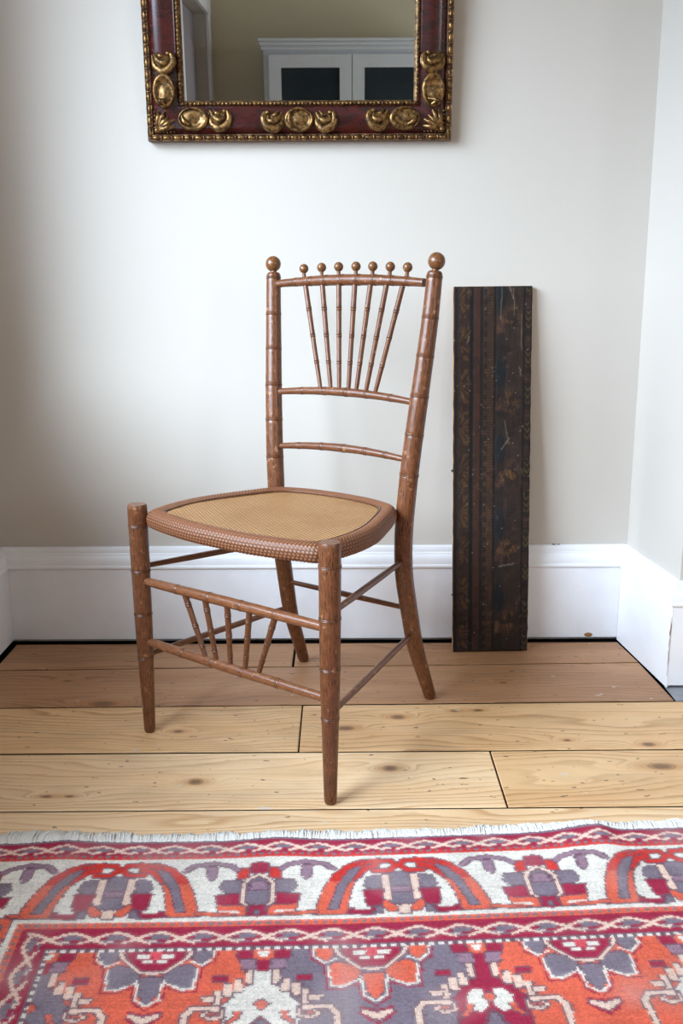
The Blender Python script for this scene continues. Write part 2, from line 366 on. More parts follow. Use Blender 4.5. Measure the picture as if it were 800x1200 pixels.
# pieces are mitred where they meet: each gets short legs past its corner trimmed by the mitre of the neighbour
def mitre_piece(name, path, i0, foot=.0075):
    """full path gives the mitres; keep only segment i0..i0+1"""
    P = [Vector((x, y)) for x, y in path]; m = len(P)
    def offs(i):
        ds = []
        if i: ds.append((P[i] - P[i - 1]).normalized())
        if i < m - 1: ds.append((P[i + 1] - P[i]).normalized())
        ns = [Vector((-d.y, d.x)) for d in ds]; n = (sum(ns, Vector((0, 0)))).normalized(); return n / n.dot(ns[0])
    vs = []; k = len(PROF)
    for i in (i0, i0 + 1):
        o = offs(i); dirn = (P[i0 + 1] - P[i0]).normalized() * (0.0004 if i == i0 else -0.0004)
        for d, z in PROF: q = P[i] + o * d + dirn; vs.append((q.x, q.y, max(z, foot) if z > .0075 else foot))
    g = Geo(); g.add(vs, [(j, (j + 1) % k, k + (j + 1) % k, k + j) for j in range(k)] + [tuple(range(k)), tuple(reversed(range(k, 2 * k)))])
    return sharp(struct(name, g, M_trim), 25)
PATH = [(RW, Y_RE - e), (RXF - e, Y_RE - e), (RX - e, YB - e), (LX + e, YB - e), (LX + e, DY1 + .13)]
SK = {}
for i, nm in enumerate(('baseboard_chimney', 'baseboard_right', 'baseboard_back', 'baseboard_left')): SK[nm] = mitre_piece(nm, PATH, i, .0012 if nm == 'baseboard_right' else .0075)
skirting('baseboard_front', [(LX + .02, FY + e), (-.49, FY + e)])
# chips and scuffs of the skirting
n_chip = simple('bare_brown_wood', rgb(150, 104, 62), 0.8, 0.2, var=0.2, scale=200)
g = Geo(); g.sphere((0.615, 2.2935, .0135), .0125, 12, 7, 1, .16, .55); g.build('paint_chip', n_chip, SK['baseboard_back'])
g = Geo(); g.sphere((0.521, 2.306, .2445), .006, 10, 6, 1, .3, .25); g.sphere((0.533, 2.306, .2445), .0035, 8, 5, 1, .3, .4); g.build('paint_scuff', simple('dark_scuff', rgb(126, 112, 100), .9, .1), SK['baseboard_back'])
g = Geo()
ed = [(RXF - .0185 + random.uniform(-.0012, .0006), Y_RE - .0186, z) for z in np.linspace(.03, .165, 16)]
g.tube(ed, [abs(random.gauss(.0005, .0004)) + .0002 for _ in ed], 6); g.build('worn_edge', simple('worn_corner_wood', rgb(150, 120, 104), .8, .2), SK['baseboard_chimney'])

# floor: a dark sub-floor with every board laid on it
fl = Geo(); fl.box(LO, RW + .12, FY - .12, YB + .12, -.06, -.004); floor = struct('floor', fl, M_black)
def plank(poly, mat, parent=floor, z1=0.0):
    """poly: four plan corners anticlockwise; chamfered top"""
    g = Geo(); c = Vector((sum(p[0] for p in poly) / 4, sum(p[1] for p in poly) / 4)); top = []
    t = .0018
    cx = [p[0] for p in poly]; cy = [p[1] for p in poly]
    for x, y in poly: top.append((x + (t if x < c.x else -t), y + (t if y < c.y else -t)))
    g.add([(x, y, -.0038) for x, y in poly] + [(x, y, z1 - .0016) for x, y in poly] + [(x, y, z1) for x, y in top],
          [(3, 2, 1, 0)] + [(i, (i + 1) % 4, 4 + (i + 1) % 4, 4 + i) for i in range(4)] + [(4 + i, 4 + (i + 1) % 4, 8 + (i + 1) % 4, 8 + i) for i in range(4)] + [(8, 9, 10, 11)])
    o = g.build('plank', mat, parent, False); o.data.materials.append(M_black)
    for f in list(o.data.polygons)[1:5]: f.material_index = 1
    return o
# joints between boards: y at x = -0.8 and slope (measured on the floor)
J = [(2.280, 0.0), (2.114, .0208), (1.908, .0144), (1.7025, .0061), (1.494, .0068)]
def jy(j, x): return J[j][0] + (x + .8) * J[j][1]
y = J[-1][0]
while y > FY: y -= .206; J.append((y, .004 if y > 1 else 0.0))
def row(j, xs, mat, x0=LX + .026, x1=RW):
    xs = [x0] + xs + [x1]
    for a, b in zip(xs[:-1], xs[1:]):
        h = .0028; m = mat if not callable(mat) else mat(a)
        a2, b2 = a + h * .5, b - h * .5
        up = random.uniform(-.0007, .0004)
        plank([(a2, jy(j + 1, a2) + h), (b2, jy(j + 1, b2) + h), (b2, jy(j, b2) - h), (a2, jy(j, a2) - h)], m, z1=up)
# back rows between the cheeks (worn), front rows across the room (honey)
def trap(j, a, b, mat, rx_t=None, rx_b=None):
    h = .0026; bt = rx_t if rx_t is not None else b; bb = rx_b if rx_b is not None else b
    plank([(a + h, jy(j + 1, a) + h), (bb - h, jy(j + 1, bb) + h), (bt - h, jy(j, bt) - h), (a + h, jy(j, a) - h)], mat)
trap(0, LX + .026, -.115, M_pine_worn); trap(0, -.115, .7, M_pine_worn, .6868, .7005)
trap(1, LX + .026, .71, M_pine_worn, .7005, .7132)
row(2, [-.0845], lambda a: M_pine)
row(3, [.2825], lambda a: M_pine_pale if a < .2 else M_pine)
row(4, [1.1], M_pine_pale)
for j in range(5, len(J) - 1):
    row(j, sorted(random.uniform(-.5, 1.6) for _ in range(1)), random.choice([M_pine, M_pine_pale]))
g = Geo(); g.box(.7155, RW, 1.934, Y_RE, -.0038, -.0008); struct('hearth_slab', g, M_stone)

# ------------------------------------------------------------ behind the camera: doorway and glazed cupboard seen in the mirror
g = Geo()
for a, b in ((DY0 - .09, DY0), (DY1, DY1 + .12)): g.bevel_box(LX + .0005, LX + .024, a, b, .001, DZ + .09, .005)
g.bevel_box(LX + .0005, LX + .028, DY0 - .09, DY1 + .12, DZ, DZ + .095, .005); struct('trim_1', g, M_trim)
dr = empty('door_1', (LX - .09, DY0 + .004, .006), R(90)); dr['kind'] = 'structure'
LWD = DY1 - DY0 - .008
g = Geo(); g.bevel_box(0, LWD, -.02, .02, 0, DZ - .012, .003); g.build('door_leaf', M_hall, dr, False)
for (a, b) in ((.12, LWD / 2 - .06), (LWD / 2 + .06, LWD - .12)):
    for (c, d) in ((.2, .85), (1.0, 1.9)):
        g = Geo(); g.bevel_box(a, b, -.028, -.0205, c, d, .004); g.build('door_panel', M_hall, dr, False)
g = Geo(); g.tube([(LWD - .06, -.02, .98), (LWD - .06, -.055, .98)], [.008, .008], 10); g.sphere((LWD - .06, -.07, .98), .026, 14, 9); g.build('door_knob', M_brass, dr)

cb = empty('glazed_cupboard', (.077, FY + .06, 0.0)); tag(cb, 'tall white cupboard with dark glazed double doors, reflected in the mirror', 'cupboard')
CW, CD, CT = .54, .34, 1.845
g = Geo(); g.box(-CW, CW, 0, CD, .05, CT); g.box(-CW + .02, CW - .02, .02, CD - .02, 0.001, .05); g.build('cupboard_body', M_cup, cb, False)
g = Geo(); g.bevel_box(-CW - .015, CW + .015, -.0, CD + .02, CT, CT + .022, .004); g.bevel_box(-CW - .025, CW + .025, -.0, CD + .04, CT + .022, CT + .045, .006)
g.bevel_box(-CW - .032, CW + .032, 0, CD + .05, CT + .045, CT + .062, .005); g.build('cornice', M_cup, cb, False)
for s in (-1, 1):
    a, b = (-CW + .032, -.002) if s < 0 else (.002, CW - .032)
    d = Geo(); z0, z1 = .12, CT - .025; w = .074
    for q in ((a, a + w, z0, z1), (b - w, b, z0, z1)): d.box(q[0], q[1], CD + .001, CD + .023, q[2], q[3])
    for q in ((z0, z0 + .1), (z1 - w, z1), (.72, .80)): d.box(a + w, b - w, CD + .001, CD + .023, q[0], q[1])
    do = d.build('cupboard_door', M_cup, cb, False)
    for z2, z3 in ((z0 + .1, .72), (.80, z1 - w)):
        p = Geo(); p.box(a + w, b - w, CD + .004, CD + .010, z2, z3); p.build('glass_pane', M_darkglass, do, False)
    k = Geo(); kx = -.03 if s < 0 else .03; k.tube([(kx, CD + .023, .95), (kx, CD + .04, .95)], [.005, .007], 8); k.sphere((kx, CD + .046, .95), .012, 10, 7); k.build('knob', M_brass, do)

# ------------------------------------------------------------ the chair
SH = -.0859                                                   # the old frame leans slightly out of square
chair = empty('bamboo_side_chair', (-.2037, 1.6581, 0), -.6506)
tag(chair, 'brown faux-bamboo side chair with a fan of spindles and woven cane seat', 'chair')
def S(p): return Vector((p[0] + SH * p[1], p[1], p[2]))
def bamboo(path, rads, nodes, parent, name, mat=None, n=16, ring=1.0, sub=None):
    """path: dense local points; rads: (t, radius) table over arc length 0..1; nodes: t of the turned rings"""
    mat = mat or M_chair
    P = [S(p) for p in path]; L = [0]
    for a, b in zip(P[:-1], P[1:]): L.append(L[-1] + (b - a).length)
    T = L[-1]; ss = set(np.linspace(0, T, 26).round(5))
    rt = np.interp
    mid = rt(.5, [t for t, _ in rads], [r for _, r in rads]); w = ring * max(.0021, mid * .13); big = .75 if mid > .014 else min(2.1, .0095 / mid)
    prof = [(-7, 0), (-3.0, .01), (-2.2, -.01), (-1.7, .055), (-1.1, .085), (-.5, .06), (0, -.005), (.5, .06), (1.1, .085), (1.7, .055), (2.2, -.01), (3.0, .01), (7, 0)]
    for t in nodes:
        for o, _ in prof: ss.add(round(t * T + o * w, 5))
    for t, _ in rads: ss.add(round(t * T, 5))
    ss = sorted(s for s in ss if 0 <= s <= T); ss2 = [ss[0]]
    for s in ss[1:]:
        if s - ss2[-1] > 2e-5: ss2.append(s)
    pts = []; rr = []; gr = []
    for s in ss2:
        pts.append(Vector([float(np.interp(s, L, [p[k] for p in P])) for k in range(3)]))
        r = float(rt(s / T, [t for t, _ in rads], [q for _, q in rads]))
        for t in nodes:
            d = (s - t * T) / w
            if abs(d) < 7: r *= 1 + big * float(np.interp(d, [o for o, _ in prof], [q for _, q in prof]))
        rr.append(r); gr.append(max([0] + [max(0, 1 - min(abs((s - t * T) / w), abs(abs((s - t * T) / w) - 2.2)) / .6) for t in nodes]))
    g = Geo(); g.tube(pts, rr, n); o = g.build(name, mat, parent); o.data.attributes.new('groove', 'FLOAT', 'POINT').data.foreach_set('value', np.repeat(np.array(gr, np.float32) * .62, n)); sharp(o, 50); return o
def line(a, b, n=12): return [np.array(a, float) + (np.array(b, float) - np.array(a, float)) * k / n for k in range(n + 1)]
# front legs
for s in (-1, 1):
    path = line((s * .2291, 0, .0), (s * .2315, .0005, .470), 20); H = .470
    rads = [(0, .0095), (.012, .0112), (.3, .0148), (.45, .0168), (.7, .0181), (.9, .0186), (.972, .0188), (.985, .0186), (.994, .0172), (1, .0135)]
    leg = bamboo(path, rads, [z / H for z in (.159, .2485, .3365, .4265)], chair, 'front_leg', n=20, ring=.55)
# rear legs run on as the back posts
REAR = [(.1765, .4728, 0), (.172, .4394, .0743), (.1685, .411, .14), (.165, .390, .222), (.162, .3725, .30), (.1645, .364, .38), (.1692, .3655, .4532), (.1753, .371, .533), (.1847, .384, .648), (.1915, .3954, .736), (.1968, .4043, .8088), (.2012, .4128, .8955)]
def rear_at(z): return tuple(float(np.interp(z, [p[2] for p in REAR], [p[k] for p in REAR])) for k in (0, 1))
for s in (-1, 1):
    path = catmull([(s * b, y, z) for b, y, z in REAR], 6)
    Pp = [S(p) for p in path]; L = [0]
    for a, b in zip(Pp[:-1], Pp[1:]): L.append(L[-1] + (b - a).length)
    tz = lambda z: float(np.interp(z, [p[2] for p in path], L)) / L[-1]
    rads = [(0, .0105), (.01, .0132), (tz(.15), .0172), (tz(.3), .0184), (tz(.5), .0186), (tz(.65), .0178), (tz(.80), .0162), (tz(.885), .0152), (tz(.8905), .0146), (tz(.894), .0125), (1, .0075)]
    post = bamboo(path, rads, [tz(z) for z in (.508, .587, .6605, .7365, .8085, .884)], chair, 'rear_leg', n=20, ring=.55)
    t = S((s * .2012, .4128, .8955)); c = S((s * .2032, .4145, .9125))
    f = Geo(); f.tube([t + (c - t) * k for k in (-.25, 0, .2, .5)], [.0075, .0068, .0062, .0075], 14); f.sphere(c, .0165, 20, 14); f.build('finial', M_finial, post)
# rails of the back
def arc(a, b, rise, bow, n=24):
    return [(a[0] + (b[0] - a[0]) * k / n, a[1] + (b[1] - a[1]) * k / n + bow * (1 - (2 * k / n - 1) ** 2), a[2] + (b[2] - a[2]) * k / n + rise * (1 - (2 * k / n - 1) ** 2)) for k in range(n + 1)]
def rail_pt(r, t): k = t * (len(r) - 1); i = min(int(k), len(r) - 2); return np.array(r[i]) + (np.array(r[i + 1]) - np.array(r[i])) * (k - i)
b1 = rear_at(.872); RT = arc((-b1[0] + .006, b1[1], .871), (b1[0] - .006, b1[1], .872), .0075, .006)
b2 = rear_at(.646); R2 = arc((-b2[0] + .006, b2[1], .646), (b2[0] - .006, b2[1], .6475), .0095, .005)
b3 = rear_at(.533); R3 = arc((-b3[0] + .006, b3[1], .531), (b3[0] - .006, b3[1], .536), .0095, .004)
top = bamboo(RT, [(0, .0078), (.08, .0084), (.3, .0106), (.5, .0114), (.7, .0106), (.92, .0084), (1, .0078)], [.14, .24, .345, .45, .555, .66, .77, .865], chair, 'top_rail', ring=.8)
bamboo(R2, [(0, .0062), (.2, .0078), (.5, .0092), (.8, .0078), (1, .0062)], [.2, .365, .52, .665, .83], chair, 'middle_rail', ring=.8)
bamboo(R3, [(0, .0058), (.2, .0074), (.5, .0088), (.8, .0074), (1, .0058)], [.18, .36, .53, .69, .84], chair, 'lower_rail', ring=.8)
TT = [.20, .314, .425, .53, .632, .734, .836]; TB = [.336, .409, .469, .534, .588, .655, .718]; TBALL = [.194, .312, .424, .536, .643, .752, .858]
for a, b, c in zip(TT, TB, TBALL):
    p, q = rail_pt(R2, b), rail_pt(RT, a); 
    bamboo(line(p, q, 14), [(0, .0040), (.1, .0046), (.5, .0050), (.9, .0054), (1, .0052)], [.27, .51, .75], chair, 'spindle', n=12, ring=1.0)
    r = S(rail_pt(RT, a)); k = S(rail_pt(RT, c)); base = r + Vector((k.x - r.x, k.y - r.y, 0)) * .7
    f = Geo(); cc = Vector((k.x, k.y, r.z + .0260)); f.tube([base + (cc - base) * w for w in (.2, .45, .6, .75)], [.0052, .0040, .0036, .005], 12); f.sphere(cc, .0097, 16, 11); f.build('finial', M_finial, top)
# front rails with the small inverted fan between
FU = line((-.219, .000, .3165), (.221, .001, .3185), 20); FL_ = line((-.2175, .001, .1925), (.220, .002, .1915), 20)
FU = arc(FU[0], FU[-1], .001, -.002); FL_ = arc(FL_[0], FL_[-1], .0, -.002)
fr = [(0, .0078), (.08, .0086), (.35, .0096), (.5, .0099), (.65, .0096), (.92, .0088), (1, .0082)]
bamboo(FU, fr, [.205, .395, .575, .755], chair, 'front_rail', M_chair_rail, ring=.7); bamboo(FL_, fr, [.22, .40, .57, .76], chair, 'front_rail', M_chair_rail, ring=.7)
for a, b in zip([.243, .365, .494, .618, .755], [.362, .422, .501, .580, .650]):
    bamboo(line(rail_pt(FL_, b), rail_pt(FU, a), 12), [(0, .0044), (.5, .0054), (1, .0058)], [.2, .5, .8] if a < .6 else [.25, .55, .8], chair, 'front_spindle', n=12, ring=.9)
# side and back stretchers
for s, zr in ((-1, .157), (1, .166)):
    for f0, r0 in (((s * .228, .014, .343), (s * (rear_at(.325)[0] + .001), rear_at(.325)[1] - .012, .322 if s < 0 else .332)), ((s * .2265, .012, .163), (s * rear_at(zr)[0], rear_at(zr)[1] - .012, zr))):
        bamboo(line(f0, r0, 10), [(0, .0052), (.3, .0064), (.7, .0064), (1, .0052)], [], chair, 'side_stretcher', n=12)
bb = rear_at(.2235); bamboo(line((-bb[0] + .012, bb[1], .2225), (bb[0] - .012, bb[1], .2245), 10), [(0, .0052), (.5, .0064), (1, .0052)], [], chair, 'back_stretcher', n=12)
g = Geo(); q = S((.2405, .0155, .449)); g.sphere(q, .0034, 10, 6); g.build('nail', simple('dark_iron', rgb(50, 44, 42), .5, .5, .6), chair)

# woven seat: cane panel inside a wrapped rim
half = [(0.0, -.0285), (.06, -.0275), (.124, -.0185), (.17, -.0075), (.2015, .0015), (.2125, .012), (.2185, .032), (.2265, .075), (.2275, .125), (.2215, .175), (.210, .215), (.196, .255), (.180, .300), (.163, .338), (.152, .352), (.138, .362), (.085, .381), (.03, .3875)]
outl = half + [(-x, y) for x, y in reversed(half[1:])]
outl = [(x - .004 * (1 - y / .4), y) for x, y in outl]
def closed_smooth(P, step):
    P = [np.array(p) for p in P]; n = len(P); out = []
    for i in range(n):
        a, b, c, d = P[i - 1], P[i], P[(i + 1) % n], P[(i + 2) % n]
        for k in range(10):
            t = k / 10; out.append(0.5 * (2 * b + (c - a) * t + (2 * a - 5 * b + 4 * c - d) * t * t + (3 * b - a - 3 * c + d) * t ** 3))
    out = np.array(out + [out[0]]); L = np.concatenate([[0], np.cumsum(np.linalg.norm(np.diff(out, axis=0), axis=1))])
    m = int(L[-1] / step); s = np.linspace(0, L[-1], m, endpoint=False)
    return np.stack([np.interp(s, L, out[:, k]) for k in range(2)], 1), s, L[-1]
OUT, SU, PER = closed_smooth(outl, .0015)
def normals(P): d = np.roll(P, -3, 0) - np.roll(P, 3, 0); d /= np.linalg.norm(d, axis=1)[:, None]; return np.stack([d[:, 1], -d[:, 0]], 1)
NRM = normals(OUT)
def ztop(x, y): return .456 - .022 * y - .010 * np.exp(-((np.abs(x) - .0) / .14) ** 2) * (np.clip(y, 0, .3) / .3) * 0 
def dish(x, y): return -.006 * np.clip(1 - (x / .2) ** 2, 0, 1) * np.clip(1 - ((y - .18) / .2) ** 2, 0, 1)
# section of the rim: inset from the outline (+ inwards) and height below the top
SEC = [(.034, -.0050), (.0285, -.0030), (.022, -.0008), (.015, .0002), (.009, -.0010), (.0040, -.0046), (.0008, -.0102), (-.0006, -.0165), (.0, -.0225), (.0016, -.0280), (.0062, -.0320), (.014, -.0335), (.024, -.0330)]
SEC = np.array(catmull(SEC, 4)); sl = np.concatenate([[0], np.cumsum(np.linalg.norm(np.diff(SEC, axis=0), axis=1))])
m, k = len(OUT), len(SEC)
inw = np.tile(SEC[:, 0], (m, 1))
# soften the corners: pull the inner loop toward a smoothed outline
def smooth_loop(P, n):
    for _ in range(n): P = (np.roll(P, 1, 0) + P + np.roll(P, -1, 0)) / 3
    return P
INN = smooth_loop(OUT - NRM * .034, 500)
D = np.clip(SEC[:, 0] / .034, None, 1)[None, :, None]
XY = np.where(D > 0, OUT[:, None, :] * (1 - np.maximum(D, 0)) + INN[:, None, :] * np.maximum(D, 0), OUT[:, None, :] - NRM[:, None, :] * SEC[None, :, :1])
Z = ztop(XY[..., 0], XY[..., 1]) + SEC[None, :, 1]
cu, cv = PER / round(PER / .0078), .0058
U = SU[:, None] / cu; Vv = sl[None, :] / cv; rowi = np.floor(Vv); sk = U + rowi * .5 - Vv * .25
wv = np.abs(np.sin(np.pi * sk)) ** .6 * np.abs(np.sin(np.pi * Vv)) ** .5
wt = np.abs(np.sin(np.pi * (U + Vv * .6))) ** .8 * (.55 + .45 * np.abs(np.sin(np.pi * Vv)) ** .5)
wv = np.where((SEC[:, 1] > -.0045)[None, :] & (np.arange(len(SEC)) < 24)[None, :], wt, wv)
up = np.clip((SEC[:, 1] + .006) / .006, 0, 1)[None, :]
nx = NRM[:, None, 0] * (1 - up); ny = NRM[:, None, 1] * (1 - up); nz = np.where(SEC[:, 1] < -.03, -1, up[0])[None, :] * np.ones((m, 1))
amp = .0021 * (wv - .5)
X_ = XY[..., 0] + nx * amp; Y_ = XY[..., 1] + ny * amp; Z = Z + nz * amp
VV = np.stack([X_ + SH * Y_, Y_, Z], -1).reshape(-1, 3)
ii = np.arange(m)[:, None]; jj = np.arange(k - 1)[None, :]; i2 = (ii + 1) % m
F = np.stack([ii * k + jj, ii * k + jj + 1, i2 * k + jj + 1, i2 * k + jj], -1).reshape(-1, 4)
rim = mesh_obj('seat_rim', VV, F[:, ::-1].tolist() if False else F.tolist(), M_rim, chair, True)
at = rim.data.attributes.new('weave', 'FLOAT', 'POINT'); at.data.foreach_set('value', wv.astype(np.float32).ravel())
_bm = bmesh.new(); _bm.from_mesh(rim.data); bmesh.ops.recalc_face_normals(_bm, faces=_bm.faces[:]); _bm.to_mesh(rim.data); _bm.free()
# panel
LOOP = smooth_loop(OUT - NRM * .0325, 500)[::6]; cen = np.array([0, .18]); nr = 26; vs = []; uvs = []
for r in range(nr + 1):
    t = 1 - r / nr
    for p in LOOP:
        q = cen + (p - cen) * t; vs.append((q[0] + SH * q[1], q[1], ztop(q[0], q[1]) - .0048 + dish(q[0], q[1]) * .8)); uvs.append((q[0], q[1]))
nl = len(LOOP); fs = [(r * nl + i, r * nl + (i + 1) % nl, (r + 1) * nl + (i + 1) % nl, (r + 1) * nl + i) for r in range(nr) for i in range(nl)]
mesh_obj('cane_panel', vs, fs, M_cane, chair, True, uvs)
# dark welt between the cane and the rim
g = Geo(); lp = smooth_loop(OUT - NRM * .031, 420)[::8]; pts = [Vector((p[0] + SH * p[1], p[1], ztop(p[0], p[1]) - .0032)) for p in lp] ; pts.append(pts[0])
g.tube(pts, [.0012] * len(pts), 8, False); g.build('seat_welt', M_chair, chair)

# ------------------------------------------------------------ the dark painted board leaning on the wall
bl, br_ = Vector((.269, 2.2105, .0019)), Vector((.448, 2.2175, .0019)); tl = Vector((.2525, 2.2905, .862)); tr = Vector((.4345, 2.2925, .8645))
ax = ((br_ - bl) + (tr - tl)).normalized(); az = (tl + tr) / 2 - (bl + br_) / 2; BH = az.length; az = (az - ax * az.dot(ax)).normalized(); ay = az.cross(ax)
board = empty('painted_wooden_board'); tag(board, 'tall dark brown board with faded painted bands, leaning against the back wall', 'board')
mid = (bl + br_) / 2; board.matrix_world = Matrix(((ax.x, ay.x, az.x, mid.x), (ax.y, ay.y, az.y, mid.y), (ax.z, ay.z, az.z, mid.z), (0, 0, 0, 1)))
BW, TK = .1815, .018
g = Geo(); g.bevel_box(-BW / 2, BW / 2, .0022, TK, 0, BH, .0012); g.build('board_core', M_rawedge, board, False)
nu, nv = 96, 420
su, sv = np.meshgrid((np.arange(nu) + .5) / nu, (np.arange(nv) + .5) / nv)     # across 0..1, up 0..1
H_ = sv * BH
def smo(n, k):
    a = rng.random((n[0] // k + 3, n[1] // k + 3)); yy = np.arange(n[0]) / k; xx = np.arange(n[1]) / k
    y0 = yy.astype(int); x0 = xx.astype(int); fy = (yy - y0)[:, None]; fx = (xx - x0)[None, :]
    return a[y0][:, x0] * (1 - fy) * (1 - fx) + a[y0 + 1][:, x0] * fy * (1 - fx) + a[y0][:, x0 + 1] * (1 - fy) * fx + a[y0 + 1][:, x0 + 1] * fy * fx
n1, n2, n3 = smo((nv, nu), 14), smo((nv, nu), 5), rng.random((nv, nu))
def c_(r, g_, b): return np.array(rgb(r, g_, b))
colr = np.tile(c_(34, 27, 24), (nv, nu, 1)); relief = np.zeros((nv, nu))
def paint(mask, c, a=1.0):
    m_ = (np.clip(mask, 0, 1) * a)[..., None]; colr[:] = colr * (1 - m_) + c * m_
def band(a, b, s=.006): return np.clip((su - a) / s, 0, 1) * np.clip((b - su) / s, 0, 1)
paint(band(.05, .21), c_(46, 33, 28)); paint(band(.255, .345), c_(64, 40, 31), .75); paint(band(.385, .52), c_(58, 41, 31), .7)
paint(band(.55, .89), c_(50, 38, 33), .7); paint(band(.53, .66), c_(36, 30, 30), .6)
paint(band(.205, .25), c_(24, 20, 20)); paint(band(.515, .535, .003), c_(22, 18, 18)); paint(band(.885, .905), c_(24, 20, 20)); paint(band(.0, .045), c_(26, 22, 22))
# scallops of the left band: fans of short strokes
P1 = .098
ph = (H_ / P1) % 1; ang = np.arctan2(ph - .5, (su - .07) * 1.9)
fan = (np.abs(np.sin(ang * 7)) > .55) * band(.08, .205) * (np.abs(ph - .5) < .40) * (n2 > .35)
paint(fan, c_(92, 64, 36), .42)
# ladder strokes
lad = (((H_ / .0062) % 1) > .55) * band(.39, .515) * (n1 > .28); paint(lad, c_(84, 60, 42), .45)
tooth = (np.abs(((H_ / .024) % 1) - .5) < .28) * band(.385, .43); paint(tooth, c_(30, 23, 22), .8)
# blue-black lens shapes
P2 = .178; ph2 = ((H_ - .045) / P2) % 1
lens = (((su - .60) / .066) ** 2 + ((ph2 - .5) / .20) ** 2 < 1); paint(lens.astype(float), c_(26, 30, 34), .9)
brown = (((su - .60) / .055) ** 2 + ((ph2 - .02) / .16) ** 2 < 1); paint(brown.astype(float), c_(72, 50, 42), .6)
# ochre clusters
for h0 in (.075, .252, .43, .60, .79):
    bl_ = np.exp(-(((su - .74) / .085) ** 2 + ((H_ - h0) / .022) ** 2)) * (n2 > .45) * (np.abs(np.sin(su * 60 + H_ * 90)) > .4); paint(bl_ * 1.3, c_(112, 76, 40), .5)
    b2_ = np.exp(-(((su - .60) / .04) ** 2 + ((H_ - h0 + .012) / .018) ** 2)) * (n2 > .5); paint(b2_ * 1.2, c_(98, 66, 40), .5)
# zigzag of the right band with red patches
ph3 = (H_ / .085) % 1
zz = (np.abs(((H_ / .016) % 1) - np.abs((su - .95) / .05)) < .22) * band(.91, .99) * (ph3 < .5); paint(zz, c_(88, 72, 44), .5)
paint(band(.905, 1) * (ph3 > .55) * (ph3 < .85), c_(58, 38, 33), .5)
paint((n1 > .70).astype(float) * (n3 > .4), c_(28, 23, 22), .55); paint(((n2 > .84) & (n3 > .55)).astype(float), c_(92, 74, 58), .4)
paint((n3 > .9985).astype(float), c_(150, 140, 126), .7)
for (s0, s1, h0, h1) in ((.612, .595, .865, .79), (.755, .768, .86, .80), (.70, .755, .865, .835), (.86, .865, .80, .72), (.66, .71, .555, .505), (.62, .72, .49, .515), (.84, .86, .68, .66), (.20, .17, .75, .735), (.60, .80, .21, .216)):
    hit = set()
    for q in np.linspace(0, 1, 260):
        i = int((h0 + (h1 - h0) * q) / BH * nv + random.uniform(-.6, .6)); j = int((s0 + (s1 - s0) * q) * nu)
        if 0 <= i < nv and 0 <= j < nu and (i, j) not in hit and random.random() < .6: hit.add((i, j)); colr[i, j] = colr[i, j] * .7 + c_(140, 124, 100) * .3
streak = smo((nv // 12 + 1, nu), 1)[np.arange(nv) // 12]; colr *= (.72 + .30 * streak + .22 * n2)[..., None]
relief = .0007 * (band(.255, .345) + band(.385, .52) + .7 * band(.55, .885)) + .0005 * fan + .0004 * lad + .0005 * lens + .0004 * (n2 - .5)
xs = np.linspace(-BW / 2, BW / 2, nu); zs = np.linspace(0, BH, nv)
wob = .0007 * (smo((nv, 4), 9)[:, :1] - .5) * 2
gx = xs[None, :] * np.ones((nv, 1)); gx[:, :2] += wob; gx[:, -2:] -= wob
vt = np.stack([gx, -relief - .0004, zs[:, None] * np.ones((1, nu))], -1); vt[0, :, 1] = vt[-1, :, 1] = .0023; vt[:, 0, 1] = vt[:, -1, 1] = .0023
ii = np.arange(nv - 1)[:, None]; jj = np.arange(nu - 1)[None, :]
F = np.stack([ii * nu + jj, ii * nu + jj + 1, (ii + 1) * nu + jj + 1, (ii + 1) * nu + jj], -1).reshape(-1, 4)
fc = mesh_obj('painted_face', vt.reshape(-1, 3), F.tolist(), M_panel, board, True)
M_rust = simple('rusty_iron', rgb(60, 48, 42), .7, .3, .4)
for z_, r_ in ((.440, .0032), (.140, .0022)): g = Geo(); g.sphere((-BW / 2 - .001, .008, z_), r_, 8, 6); g.build('bent_nail', M_rust, board)
fc['label'] = 'dark painted face with ochre scallops, ladder and zigzag bands'
a_ = fc.data.color_attributes.new('dye', 'FLOAT_COLOR', 'POINT'); a_.data.foreach_set('color', np.concatenate([colr, np.ones((nv, nu, 1))], -1).astype(np.float32).ravel())

# ------------------------------------------------------------ the mirror
mir = empty('carved_mirror', (-.089, YB - .0008, 1.19)); mir.rotation_euler = (R(2.7), 0, 0)
tag(mir, 'maroon framed wall mirror with carved gilt scrolls, hung above the chair', 'mirror')
HW, Z0, MH, FW = .335, -.010, .93, .0835; Z1 = Z0 + MH
def frame_sweep(g, prof):
    """prof: (inset from outer edge, y) swept round the rectangle with mitres"""
    k = len(prof); vs = []
    for (sx, sz) in ((-1, -1), (1, -1), (1, 1), (-1, 1)):
        for d, y in prof: vs.append((sx * (HW - d), y, (Z0 + d) if sz < 0 else (Z1 - d)))
    fs = [(c * k + j, ((c + 1) % 4) * k + j, ((c + 1) % 4) * k + j + 1, c * k + j + 1) for c in range(4) for j in range(k - 1)]
    g.add(vs, fs)
g = Geo(); frame_sweep(g, [(.085, -.0005), (0, -.0005), (0, -.024), (.0015, -.027), (.011, -.0275), (.0135, -.026), (.0145, -.0245)]); sharp(g.build('frame_back', simple('brown_frame_wood', rgb(96, 70, 52), .55, .35, var=.15), mir), 30)
cush = [(.0145, -.0245), (.0165, -.0265)] + [(.0165 + .0515 * t, -.0265 - .0105 * math.sin(math.pi * (t ** .85)) - .001 * t) for t in np.linspace(.06, 1, 14)] + [(.0705, -.0285), (.0725, -.0245)]
g = Geo(); frame_sweep(g, cush); sharp(g.build('maroon_moulding', M_maroon, mir), 40)
